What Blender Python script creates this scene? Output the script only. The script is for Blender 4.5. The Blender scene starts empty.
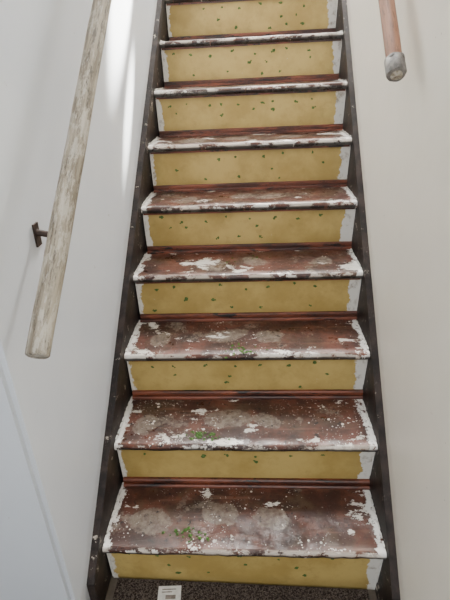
import bpy, bmesh, math, random
from mathutils import Matrix, Vector, noise
random.seed(7)
W=0.85; HW=W/2; G=0.226; R=0.199; OV=0.026; NT=0.028; N=15
WX=HW+0.024
TILT=math.radians(2.1)
S=bpy.context.scene
col=S.collection

# ---------------------------------------------------------------- node helpers
class M:
    def __init__(s,name):
        s.m=bpy.data.materials.new(name); s.m.use_nodes=True
        s.nt=s.m.node_tree; s.b=s.nt.nodes['Principled BSDF']
        s.pos=s.nt.nodes.new('ShaderNodeNewGeometry').outputs['Position']
        s.obj=s.nt.nodes.new('ShaderNodeTexCoord').outputs['Object']
        s.rnd=s.nt.nodes.new('ShaderNodeObjectInfo').outputs['Random']
    def lk(s,a,b): s.nt.links.new(a,b)
    def put(s,inp,v):
        if hasattr(v,'is_output'): s.lk(v,inp)
        elif isinstance(v,(tuple,list)):
            inp.default_value = tuple(v)+((1,) if len(inp.default_value)==4 and len(v)==3 else ())
        else: inp.default_value=v
    def vmul(s,v,k):
        n=s.nt.nodes.new('ShaderNodeVectorMath'); n.operation='MULTIPLY'
        s.lk(v,n.inputs[0]); n.inputs[1].default_value=k; return n.outputs[0]
    def vadd(s,v,k):
        n=s.nt.nodes.new('ShaderNodeVectorMath'); n.operation='ADD'
        s.lk(v,n.inputs[0]); n.inputs[1].default_value=k; return n.outputs[0]
    def noise(s,scale,det=6,rough=.6,vec=None,dist=0,off=None):
        v=vec or s.pos
        if off: v=s.vadd(v,off)
        n=s.nt.nodes.new('ShaderNodeTexNoise'); s.lk(v,n.inputs['Vector'])
        n.inputs['Scale'].default_value=scale; n.inputs['Detail'].default_value=det
        n.inputs['Roughness'].default_value=rough; n.inputs['Distortion'].default_value=dist
        return n.outputs['Fac']
    def vor(s,scale,vec=None,feat='F1'):
        n=s.nt.nodes.new('ShaderNodeTexVoronoi'); s.lk(vec or s.pos,n.inputs['Vector'])
        n.feature=feat; n.inputs['Scale'].default_value=scale
        return n.outputs['Distance']
    def math(s,op,a,b=0.0,c=None):
        n=s.nt.nodes.new('ShaderNodeMath'); n.operation=op
        s.put(n.inputs[0],a); s.put(n.inputs[1],b)
        if c is not None: s.put(n.inputs[2],c)
        return n.outputs[0]
    def step(s,v,lo,hi):
        n=s.nt.nodes.new('ShaderNodeMapRange'); n.interpolation_type='SMOOTHSTEP'
        s.put(n.inputs['Value'],v)
        if lo<hi:
            a,b,c,d=lo,hi,0,1
        else:
            a,b,c,d=hi,lo,1,0
        n.inputs['From Min'].default_value=a;n.inputs['From Max'].default_value=b
        n.inputs['To Min'].default_value=c;n.inputs['To Max'].default_value=d
        return n.outputs['Result']
    def mix(s,f,a,b):
        n=s.nt.nodes.new('ShaderNodeMix'); n.data_type='RGBA'
        s.put(n.inputs[0],f); s.put(n.inputs[6],a); s.put(n.inputs[7],b); return n.outputs[2]
    def sep(s,v):
        n=s.nt.nodes.new('ShaderNodeSeparateXYZ'); s.lk(v,n.inputs[0]); return n.outputs
    def bump(s,h,strength=.3,dist=.002):
        n=s.nt.nodes.new('ShaderNodeBump'); s.lk(h,n.inputs['Height'])
        n.inputs['Strength'].default_value=strength; n.inputs['Distance'].default_value=dist
        s.lk(n.outputs[0],s.b.inputs['Normal'])
    def out(s,c,rough=.5,spec=.5):
        s.put(s.b.inputs['Base Color'],c); s.put(s.b.inputs['Roughness'],rough)
        s.b.inputs['Specular IOR Level'].default_value=spec
        return s.m
def L(r,g,b):
    f=lambda c:((c/255+.055)/1.055)**2.4 if c>10 else c/255/12.92
    return (f(r),f(g),f(b))

# ---------------------------------------------------------------- materials
def tread_mat():
    m=M('worn_painted_tread')
    o=m.sep(m.obj); ax=m.math('ABSOLUTE',o[0]); y=o[1]; P=m.sep(m.pos)
    low=m.step(P[2],.95,.15)
    n1=m.noise(9,8,.65)
    c=m.mix(m.step(n1,.40,.60),L(60,32,24),L(100,57,43))
    c=m.mix(m.math('MULTIPLY',m.step(m.noise(5,7,.7,off=(3,1,2)),.46,.66),.8),c,L(40,28,23))
    c=m.mix(m.math('MULTIPLY',m.step(m.noise(7,8,.75,off=(7,1,9)),.50,.62),.55),c,L(88,70,52))
    st=m.noise(14,6,.7,vec=m.vmul(m.pos,(.22,2.4,1)))
    c=m.mix(m.math('MULTIPLY',m.step(st,.54,.66),.4),c,L(128,90,72))
    def foot(cx,cy,rx,ry,off):
        sh=m.math('MULTIPLY',m.math('SUBTRACT',m.rnd,.5),off)
        wx=m.math('ADD',m.math('ADD',o[0],sh),m.math('MULTIPLY',m.math('SUBTRACT',m.noise(3,2,.5,off=(9,9,off)),.5),.3))
        dx=m.math('DIVIDE',m.math('SUBTRACT',wx,cx),rx)
        dy=m.math('DIVIDE',m.math('SUBTRACT',y,cy),ry)
        d=m.math('ADD',m.math('MULTIPLY',dx,dx),m.math('MULTIPLY',dy,dy))
        return m.step(m.math('ADD',d,m.math('MULTIPLY',m.math('SUBTRACT',m.noise(20,8,.72,off=(off,0,0)),.5),3.2)),1.1,.85)
    grey=m.mix(m.step(m.noise(50,6,.75),.3,.7),L(78,64,55),L(150,138,124))
    f=m.math('MAXIMUM',m.math('MAXIMUM',foot(-.02,.13,.06,.045,.08),foot(.17,.12,.055,.04,.2)),foot(-.24,.10,.05,.05,.16))
    c=m.mix(m.math('MULTIPLY',f,.7),c,grey)
    g2=m.step(m.noise(7,10,.78,off=(5,2,7)),.575,.595)
    c=m.mix(m.math('MULTIPLY',g2,.65),c,grey)
    c=m.mix(m.step(m.noise(38,6,.7,off=(1,4,1)),.62,.64),c,L(30,20,17))
    edge=m.step(ax,.26,.42); front=m.step(y,.09,.0)
    bias=m.math('ADD',m.math('MULTIPLY',edge,.05),m.math('MULTIPLY',front,.045))
    sc=m.noise(7.5,11,.72,vec=m.vmul(m.pos,(.75,1.3,1)),off=(2.3,.4,.1))
    th=m.math('ADD',sc,bias)
    c=m.mix(m.math('MULTIPLY',m.step(th,.615,.622),.9),c,L(226,220,210))
    sc2=m.noise(18,10,.72,vec=m.vmul(m.pos,(.6,1.2,1)))
    c=m.mix(m.math('MULTIPLY',m.step(m.math('ADD',sc2,bias),.66,.668),.9),c,L(228,222,212))
    dens=m.math('MULTIPLY',m.step(m.noise(4,3,.6,off=(2,7,3)),.42,.64),m.math('ADD',.35,m.math('MULTIPLY',low,.65)))
    v0=m.vor(38); v1=m.vor(75); v2=m.vor(150)
    t0=m.math('SUBTRACT',v0,m.math('MULTIPLY',dens,.16))
    k0=m.math('MULTIPLY',m.step(t0,.08,.06),m.step(m.noise(20,2,.5,off=(8,8,1)),.53,.54))
    t1=m.math('SUBTRACT',v1,m.math('MULTIPLY',dens,.20))
    k1=m.math('MULTIPLY',m.step(t1,.06,.035),m.step(m.noise(40,2,.5,off=(8,1,1)),.52,.54))
    t2=m.math('SUBTRACT',v2,m.math('MULTIPLY',dens,.20))
    k2=m.math('MULTIPLY',m.step(t2,.06,.03),m.step(m.noise(60,2,.5,off=(4,1,6)),.50,.52))
    c=m.mix(m.math('MULTIPLY',m.math('MAXIMUM',k0,m.math('MAXIMUM',k1,k2)),.9),c,L(228,221,210))
    e=m.math('ADD',ax,m.math('MULTIPLY',m.math('SUBTRACT',m.noise(14,9,.78,off=(2,2,2)),.5),.10))
    e=m.math('MULTIPLY',m.step(e,.404,.407),m.step(m.noise(45,7,.75,off=(7,3,1)),.42,.44))
    c=m.mix(e,c,L(226,222,216))
    fe=m.math('MULTIPLY',m.step(y,.016,.004),m.step(m.noise(12,8,.76,vec=m.vmul(m.pos,(.6,1,1))),.49,.53))
    c=m.mix(m.math('MULTIPLY',fe,.75),c,L(208,196,182))
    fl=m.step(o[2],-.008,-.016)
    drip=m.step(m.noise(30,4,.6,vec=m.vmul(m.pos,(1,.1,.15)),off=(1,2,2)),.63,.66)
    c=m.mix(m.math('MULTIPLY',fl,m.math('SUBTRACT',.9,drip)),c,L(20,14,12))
    ro=m.math('ADD',.26,m.math('MULTIPLY',m.step(m.noise(12,7,.75),.35,.65),.38))
    m.bump(m.math('ADD',m.noise(45,6,.7),m.math('MULTIPLY',e,.3)),.4,.003)
    return m.out(c,ro,.45)
def riser_mat():
    m=M('mustard_riser_panel')
    o=m.sep(m.obj)
    c=m.mix(m.step(m.noise(5,6,.65),.35,.65),L(164,138,76),L(188,162,98))
    c=m.mix(m.math('MULTIPLY',m.step(m.noise(22,7,.75),.52,.68),.3),c,L(138,114,62))
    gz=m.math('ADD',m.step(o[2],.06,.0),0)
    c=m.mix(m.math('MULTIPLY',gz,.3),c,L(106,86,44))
    nosing_shade=m.math('MULTIPLY',m.step(o[2],.135,.165),.25)  # shadow below the nosing, painted into the riser's top edge
    c=m.mix(nosing_shade,c,L(104,86,46))
    nn=m.math('MULTIPLY',m.math('SUBTRACT',m.noise(9,7,.72,off=(4,4,0)),.5),.10)
    xr=m.math('ADD',o[0],nn)
    e=m.math('MAXIMUM',m.step(xr,.384,.387),m.step(xr,-.408,-.412))
    wcol=m.mix(m.step(m.noise(30,6,.7),.5,.7),L(216,212,203),L(150,138,122))
    c=m.mix(e,c,wcol)
    c=m.mix(m.math('MULTIPLY',m.step(m.noise(24,7,.7,off=(0,3,3)),.69,.72),.6),c,L(216,206,184))
    m.bump(m.noise(80,4,.6),.12,.001)
    return m.out(c,.5,.4)
def trim_mat():
    m=M('red_brown_moulding')
    c=m.mix(m.step(m.noise(12,7,.7,vec=m.vmul(m.pos,(.4,2,2))),.4,.62),L(60,30,22),L(122,64,43))
    c=m.mix(m.step(m.noise(18,7,.75,vec=m.vmul(m.pos,(.4,2,2)),off=(3,3,3)),.56,.60),c,L(24,15,13))
    c=m.mix(m.step(m.noise(26,7,.75,off=(1,3,3)),.67,.70),c,L(190,178,162))
    return m.out(c,.45)
def string_mat():
    m=M('dark_stringer_paint')
    c=m.mix(m.step(m.noise(14,7,.7),.4,.65),L(24,18,17),L(54,43,39))
    c=m.mix(m.math('MULTIPLY',m.step(m.noise(22,8,.78,off=(3,3,3)),.61,.64),.85),c,L(188,178,165))
    m.bump(m.noise(60,5,.7),.3,.002)
    return m.out(c,.55,.3)
def wall_mat(name,a,b,stain,side):
    m=M(name)
    c=m.mix(m.step(m.noise(1.6,4,.6),.3,.7),a,b)
    p=m.sep(m.pos)
    h=m.math('SUBTRACT',p[2],m.math('MULTIPLY',m.math('ADD',p[1],0.25),R/G))
    hn=m.math('ADD',h,m.math('MULTIPLY',m.math('SUBTRACT',m.noise(10,6,.7),.5),.12))
    c=m.mix(m.math('MULTIPLY',m.step(hn,.08,.03),.3),c,stain)
    sp=m.math('MULTIPLY',m.step(m.noise(34,5,.7,off=(6,6,6)),.68,.71),m.step(m.noise(2.5,2,.5,off=(3,1,3)),.46,.6))
    c=m.mix(m.math('MULTIPLY',sp,.5),c,L(140,125,105))
    m.bump(m.math('ADD',m.noise(6,3,.5),m.math('MULTIPLY',m.noise(70,3,.5),.12)),.3,.006)
    return m.out(c,.36,.45)
def rail_mat(name,a,b,cc):
    m=M(name)
    v=m.vmul(m.obj,(1,1,.06))
    c=m.mix(m.step(m.noise(70,8,.75,vec=v),.38,.62),a,b)
    c=m.mix(m.math('MULTIPLY',m.step(m.noise(110,6,.75,vec=m.vmul(m.obj,(1,1,.12)),off=(2,2,2)),.53,.6),.8),c,cc)
    return m,c,v
def rail_left_mat():
    m,c,v=rail_mat('weathered_whitewashed_wood',L(112,101,85),L(160,150,132),L(68,59,49))
    w=m.step(m.noise(44,9,.82,vec=m.vmul(m.obj,(1,1,.25))),.49,.55)
    c=m.mix(m.math('MULTIPLY',w,.5),c,L(198,192,179))
    c=m.mix(m.math('MULTIPLY',m.step(m.noise(60,8,.8,vec=m.vmul(m.obj,(1,1,.2)),off=(5,5,5)),.59,.62),.6),c,L(76,66,54))
    m.bump(m.noise(90,6,.7,vec=v),.4,.002); return m.out(c,.6)
def rail_right_mat():
    m,c,v=rail_mat('varnished_wood',L(122,80,57),L(150,106,80),L(96,62,43))
    m.bump(m.noise(90,6,.7,vec=v),.2,.001); return m.out(c,.5)
def simple(name,a,b,scale=20,rough=.6,metal=0):
    m=M(name); c=m.mix(m.step(m.noise(scale,5,.7),.35,.65),a,b)
    m.b.inputs['Metallic'].default_value=metal
    m.bump(m.noise(scale*3,4,.6),.2,.001)
    return m.out(c,rough)
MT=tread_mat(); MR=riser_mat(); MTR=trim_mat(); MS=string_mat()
MWL=wall_mat('painted_plaster_left',L(212,217,225),L(222,226,232),L(160,154,146),-1)
MWR=wall_mat('painted_plaster_right',L(228,221,207),L(235,229,216),L(160,140,115),1)
MHALL=wall_mat('painted_plaster_left_darkened',L(198,203,210),L(206,210,216),L(198,198,198),1)  # left wall plaster with darker colour, offsetting the brighter light on the return
MRL=rail_left_mat(); MRR=rail_right_mat()
MTAPE=simple('grey_tape',L(84,80,77),L(122,117,111),60,.5)
MMETAL=simple('rusty_bracket_metal',L(34,24,20),L(62,45,36),50,.6,.2)
MGREEN=simple('green_moss',L(46,78,28),L(84,122,48),200,.8)
MSPECK=simple('dried_green_specks',L(52,78,34),L(84,112,52),200,.8)
MWHITE=simple('white_paint_drip',L(204,200,192),L(224,221,215),60,.5)
MPAPER=simple('paper_label',L(205,202,195),L(225,222,216),60,.7)
MRED=simple('grey_print',L(110,100,92),L(140,130,120),60,.7)
MFLOOR=simple('floor_vinyl',L(80,70,60),L(100,90,78),10,.5)
def mat_mat():
    m=M('doormat_fibre')
    c=m.mix(m.step(m.noise(220,3,.7),.42,.6),L(40,33,30),L(96,86,79))
    c=m.mix(m.step(m.vor(140),.25,.1),c,L(126,115,106))
    m.bump(m.noise(220,3,.7),.8,.004)
    return m.out(c,.95,.1)
MMAT=mat_mat()

# ---------------------------------------------------------------- mesh helpers
def mk(name,bm,mat,parent=None,loc=(0,0,0),smooth=False):
    bmesh.ops.recalc_face_normals(bm,faces=bm.faces)
    me=bpy.data.meshes.new(name); bm.to_mesh(me); bm.free()
    for mm in (mat if isinstance(mat,list) else [mat]): me.materials.append(mm)
    if smooth:
        for p in me.polygons: p.use_smooth=True
    ob=bpy.data.objects.new(name,me); col.objects.link(ob); ob.location=loc
    if parent: ob.parent=parent
    return ob
def empty(name,loc=(0,0,0)):
    e=bpy.data.objects.new(name,None); col.objects.link(e); e.location=loc; e.empty_display_size=.1; return e
def box(bm,x0,x1,y0,y1,z0,z1,mi=0):
    v=[bm.verts.new((x,y,z)) for x in (x0,x1) for y in (y0,y1) for z in (z0,z1)]
    for f in ((0,1,3,2),(4,6,7,5),(0,4,5,1),(2,3,7,6),(0,2,6,4),(1,5,7,3)):
        fc=bm.faces.new([v[i] for i in f]); fc.material_index=mi
def loft_x(bm,prof,xs,wob):
    rows=[]
    for x in xs:
        rows.append([bm.verts.new((x,)+wob(x,i,p)) for i,p in enumerate(prof)])
    n=len(prof)
    for a,b in zip(rows,rows[1:]):
        for i in range(n):
            bm.faces.new((a[i],a[(i+1)%n],b[(i+1)%n],b[i]))
    bm.faces.new(rows[0]); bm.faces.new(rows[-1][::-1])
def prism_yz(bm,poly,x0,x1,mi=0):
    a=[bm.verts.new((x0,y,z)) for y,z in poly]; b=[bm.verts.new((x1,y,z)) for y,z in poly]
    bm.faces.new(a).material_index=mi; bm.faces.new(b[::-1]).material_index=mi
    n=len(poly)
    for i in range(n):
        bm.faces.new((a[i],b[i],b[(i+1)%n],a[(i+1)%n])).material_index=mi

# ---------------------------------------------------------------- staircase
stair=empty('staircase')
xs=[-HW+W*i/60 for i in range(61)]
def speck(bm,x,y,z,r,axis):
    k=random.randint(5,8); a0=random.random()*6.28
    ring=[]
    for i in range(k):
        a=a0+6.283*i/k; rr=r*random.uniform(.5,1.2)
        u,v=rr*math.cos(a),rr*math.sin(a)
        ring.append(bm.verts.new((x+u,y,z+v) if axis=='y' else (x+u,y+v,z)))
    c=bm.verts.new((x,y-r*.3,z) if axis=='y' else (x,y,z+r*.5))
    for i in range(k): bm.faces.new((ring[i],ring[(i+1)%k],c))
for k in range(1,N+1):
    y0=(k-1)*G; z0=k*R
    assembly=empty('step_%d'%k,(0,y0,z0)); assembly.parent=stair
    assembly.rotation_euler=(0,-TILT,0)
    r=NT/2
    prof=[(G+OV,0)]+[(r*.8-r*.8*math.sin(a),-r+r*math.cos(a)) for a in [math.pi*j/8 for j in range(9)]]+[(G+OV,-NT)]
    def wob(x,i,p,k=k):
        y,z=p
        if 1<=i<=9:
            w=noise.noise(Vector((x*9,k*3.1,0)))*.0030+noise.noise(Vector((x*35,k*5.1,2)))*.0022
            y+=w+.002; z-=abs(noise.noise(Vector((x*6,k*2.3,5))))*.002 if i<4 else 0
        return (y,z)
    bm=bmesh.new(); loft_x(bm,prof,xs,wob)
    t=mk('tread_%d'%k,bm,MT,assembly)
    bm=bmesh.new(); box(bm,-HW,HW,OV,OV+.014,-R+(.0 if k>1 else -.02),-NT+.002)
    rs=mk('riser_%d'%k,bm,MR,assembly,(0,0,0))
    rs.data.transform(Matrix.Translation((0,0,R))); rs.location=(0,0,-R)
    bm=bmesh.new(); box(bm,-HW+.004,HW-.004,OV-.007,OV,-NT-.008,-NT)
    mk('nosing_cove_%d'%k,bm,MTR,assembly)
    if k>1:
        bm=bmesh.new()
        prism_yz(bm,[(OV,-R),(OV-.022,-R),(OV-.022,-R+.006),(OV-.018,-R+.010),(OV-.009,-R+.009),(OV-.009,-R+.013),(OV-.013,-R+.014),(OV-.013,-R+.023),(OV-.009,-R+.027),(OV,-R+.027)],-HW+.002,HW-.002)
        mk('riser_moulding_%d'%k,bm,MTR,assembly)
    bm=bmesh.new()
    for row,zz in enumerate((-.060,-.104,-.148)):
        n=random.randint(7,9)
        for i in range(n):
            if random.random()<(.08,.65,.6)[row]: continue
            x=-.37+.72*(i+(.5 if row%2 else .15))/n+random.uniform(-.02,.02)
            rr=random.uniform(.0055,.0088)
            zc=zz+random.uniform(-.012,.012)
            speck(bm,x,OV-.0006,zc,rr,'y')
            if random.random()<.5: speck(bm,x+rr*random.choice((-1,1)),OV-.0006,zc+random.uniform(-.006,.006),rr*.6,'y')
    mk('riser_specks_%d'%k,bm,MSPECK,assembly)
    bm=bmesh.new()
    for s in (-1,1):
        for j in range(7):
            ya=OV+ (G-OV)*j/7; wd=random.uniform(.002,.006)
            xa=s*HW; xb=s*(HW-wd)
            box(bm,min(xa,xb),max(xa,xb),ya,ya+(G-OV)/7*random.uniform(.6,1.02),.0,random.uniform(.003,.007))
        xa=s*HW; xb=s*(HW-random.uniform(.003,.006))
        box(bm,min(xa,xb),max(xa,xb),OV-.004,OV+.0,-R+.03,-NT-.01)
    mk('paint_drips_%d'%k,bm,MWHITE,assembly)

def moss(k,cx,cy,n,sp):
    bm=bmesh.new()
    for i in range(n):
        speck(bm,cx+random.gauss(0,sp),cy+random.gauss(0,sp*.35),.0012,random.uniform(.003,.0075),'z')
    o=mk('moss_%d'%k,bm,MGREEN,bpy.data.objects['step_%d'%k])
moss(1,-.16,.055,28,.035); moss(2,-.145,.045,36,.03); moss(3,.0,.025,26,.05); moss(4,.03,.15,8,.05)

sl=R/G
def stringer(name,s):
    bm=bmesh.new()
    top=lambda y: R+sl*y+.028
    bot=lambda y: top(y)-.34
    y1=-.085; ye=N*G+.1
    ys=[y1+(ye-y1)*i/120 for i in range(121)]
    xo=s*WX; 
    poly=[(y,top(y)+noise.noise(Vector((y*14,s,0)))*.002) for y in ys]+[(ye,bot(ye)),(.1,max(0,bot(.1))),(y1,0)]
    prism_yz(bm,poly,min(s*(HW+.0015),xo),max(s*(HW+.0015),xo))
    return mk(name,bm,MS,stair)
stringer('stringer_left',-1); stringer('stringer_right',1)
bm=bmesh.new(); box(bm,-HW,HW,N*G,N*G+1.2,N*R-.03,N*R)
mk('landing_boards',bm,MT,stair)

# ---------------------------------------------------------------- room shell
YC=-.165
TOP=5.4; YE=N*G+1.2
bm=bmesh.new(); box(bm,-WX-.12,-WX,YC,YE,0,TOP)
bmesh.ops.recalc_face_normals(bm,faces=bm.faces)
bmesh.ops.bevel(bm,geom=[e for e in bm.edges if all(abs(v.co.y-YC)<1e-4 and abs(v.co.x+WX)<1e-4 for v in e.verts)],offset=.012,segments=4,affect='EDGES')
for f in bm.faces:
    if f.normal.y<-.5: f.material_index=1
mk('wall_left',bm,[MWL,MHALL])
bm=bmesh.new(); box(bm,WX,WX+.12,-2.6,YE,0,TOP); mk('wall_right',bm,MWR)
bm=bmesh.new(); box(bm,-1.3,-WX-.12,YC,YC+.12,0,TOP); mk('wall_hall_return',bm,MHALL)
bm=bmesh.new(); box(bm,-1.42,-1.3,-2.6,YC+.12,0,TOP); mk('wall_hall_left',bm,MHALL)
bm=bmesh.new(); box(bm,-WX-.12,WX+.12,YE,YE+.12,0,TOP); mk('wall_back',bm,MWL)
bm=bmesh.new(); box(bm,-1.42,WX+.12,-2.6,YE,-.1,0); mk('floor',bm,MFLOOR)

bm=bmesh.new()
nx,ny=150,40; x0,x1,ya,yb=-.40,.40,-.50,.018
g=[[bm.verts.new((x0+(x1-x0)*i/nx,ya+(yb-ya)*j/ny,.010+.003*random.random())) for j in range(ny+1)] for i in range(nx+1)]
for i in range(nx):
    for j in range(ny): bm.faces.new((g[i][j],g[i+1][j],g[i+1][j+1],g[i][j+1]))
gb=[bm.verts.new((x,y,.0005)) for x,y in ((x0,ya),(x1,ya),(x1,yb),(x0,yb))]
bm.faces.new([g[i][0] for i in range(nx+1)]+[gb[1],gb[0]])
bm.faces.new([g[i][ny] for i in range(nx+1)]+[gb[2],gb[3]])
bm.faces.new(g[0]+[gb[3],gb[0]]); bm.faces.new(g[nx]+[gb[2],gb[1]])
bm.faces.new(gb)
mk('doormat',bm,MMAT)
bm=bmesh.new()
box(bm,-.036,.036,-.06,.006,0,.001)
box(bm,-.024,.020,-.006,-.003,.001,.0014,1); box(bm,-.024,.008,-.014,-.011,.001,.0014,1)
box(bm,-.012,.020,-.034,-.022,.001,.0014,1)
p=mk('paper_label',bm,[MPAPER,MRED],None,(-.226,-.006,.0135)); p.rotation_euler=(0,0,.08)

# ---------------------------------------------------------------- handrails
def rail(name,x,ya,za,yb,rad,mat,tape=None,brk=()):
    e=empty(name,(x,ya,za))
    Lr=(yb-ya)*math.hypot(1,sl); ang=math.atan(sl)
    rot=Matrix.Rotation(-(math.pi/2-ang),4,'X')
    def tube(nm,l0,l1,r0,m,bev=.004,segs=28,wobble=.0012,seed=0):
        bm=bmesh.new(); rings=[]
        nn=max(2,int((l1-l0)/.03))
        zs=[(l0,r0-bev),(l0+bev*.5,r0-bev*.25),(l0+bev,r0)]+[(l0+bev+(l1-l0-2*bev)*i/nn,r0) for i in range(1,nn)]+[(l1-bev,r0),(l1,r0-bev)]
        for z,rr in zs:
            ring=[]
            for a in [6.28318*i/segs for i in range(segs)]:
                q=rr+wobble*noise.noise(Vector((math.cos(a)*1.5,math.sin(a)*1.5+seed,z*9)))
                ring.append(bm.verts.new((q*math.cos(a),q*math.sin(a),z)))
            rings.append(ring)
        for a,b in zip(rings,rings[1:]):
            for i in range(segs): bm.faces.new((a[i],a[(i+1)%segs],b[(i+1)%segs],b[i]))
        bm.faces.new(rings[0][::-1]); bm.faces.new(rings[-1])
        o=mk(nm,bm,m,e,smooth=True); o.matrix_local=rot
        for p in o.data.polygons:
            if len(p.vertices)>4: p.use_smooth=False
        return o
    o=tube('rail',0,Lr,rad,mat,seed=x)
    if tape:
        tube('tape_wrap',-.003,tape,rad+.0035,MTAPE,.003,wobble=.003,seed=3)
        tube('tape_edge',tape-.01,tape+.004,rad+.0045,MTAPE,.003,wobble=.004,seed=5)
        tube('tape_end_plug',-.0045,.002,rad-.006,MRL,.001,seed=5)
    s=1 if x>0 else -1
    d=WX-abs(x)
    for i,yy in enumerate(brk):
        dy=yy-ya; zc=dy*sl
        bm=bmesh.new()
        # small rectangular wall plate with a curved arm and saddle
        box(bm,s*d-.004*(s>0)-.0,s*d+.004*(s<0),dy-.011,dy+.011,zc-.085,zc-.035)
        path=[(s*(d-.003),dy,zc-.055),(s*d*.55,dy,zc-.060),(s*d*.2,dy,zc-.052),(0,dy,zc-rad*1.05)]
        for a,b in zip(path,path[1:]):
            a=Vector(a);b=Vector(b);v=b-a
            bmesh.ops.create_cone(bm,cap_ends=True,segments=12,radius1=.007,radius2=.007,depth=v.length+.006,
              matrix=Matrix.Translation((a+b)/2)@v.to_track_quat('Z','Y').to_matrix().to_4x4())
        mk('bracket_%d'%i,bm,MMETAL,e)
    return e
rail('handrail',-.376,-.172,1.020,3.2,.0220,MRL,brk=(.065,1.6,2.9))
rail('handrail',.389,.52,1.458,3.2,.0215,MRR,tape=.050,brk=(.95,2.0,3.0))

# ---------------------------------------------------------------- lights
w=bpy.data.worlds.new('world'); S.world=w; w.use_nodes=True
bg=w.node_tree.nodes['Background']; bg.inputs[0].default_value=(.86,.93,1,1); bg.inputs[1].default_value=1.7
def area(name,loc,tgt,sx,sy,e,c):
    l=bpy.data.lights.new(name,'AREA'); l.shape='RECTANGLE'; l.size=sx; l.size_y=sy; l.energy=e; l.color=c
    o=bpy.data.objects.new(name,l); col.objects.link(o); o.location=loc
    o.rotation_euler=(Vector(tgt)-Vector(loc)).to_track_quat('-Z','Y').to_euler(); return o
area('landing_window_light',(.22,4.4,4.25),(-.2,.5,1.2),.24,.5,560,(1,.98,.93))
area('stairwell_overhead_fill',(.1,2.6,5.0),(0,.9,.8),.8,1.0,125,(1,.98,.95))  # added area light to brighten the stairwell from above; no skylight exists
area('door_daylight',(.25,-2.3,2.6),(0,1.0,.8),.8,1.2,38,(1,.96,.91))
def spot(name,loc,tgt,e,ang,blend):
    l=bpy.data.lights.new(name,'SPOT'); l.energy=e; l.spot_size=math.radians(ang); l.spot_blend=blend; l.color=(1,.97,.88); l.shadow_soft_size=.02
    o=bpy.data.objects.new(name,l); col.objects.link(o); o.location=loc
    o.rotation_euler=(Vector(tgt)-Vector(loc)).to_track_quat('-Z','Y').to_euler()
spot('sun_glint_lamp',(.3,3.3,4.2),(-WX,1.18,1.86),30000,4.6,.5)
spot('sun_glint_lamp_low',(.3,3.3,4.2),(-WX,.98,1.34),20000,1.7,.6)

# ---------------------------------------------------------------- camera
cam=bpy.data.cameras.new('camera'); co=bpy.data.objects.new('camera',cam); col.objects.link(co)
cam.sensor_fit='VERTICAL'; cam.sensor_height=36; cam.lens=27; cam.clip_start=.02
psi=.055; th=math.radians(28); rho=.01
co.matrix_world=Matrix.Translation((.004,-.83,1.494))@Matrix.Rotation(psi,4,'Z')@Matrix.Rotation(math.pi/2-th,4,'X')@Matrix.Rotation(-rho,4,'Z')
S.camera=co
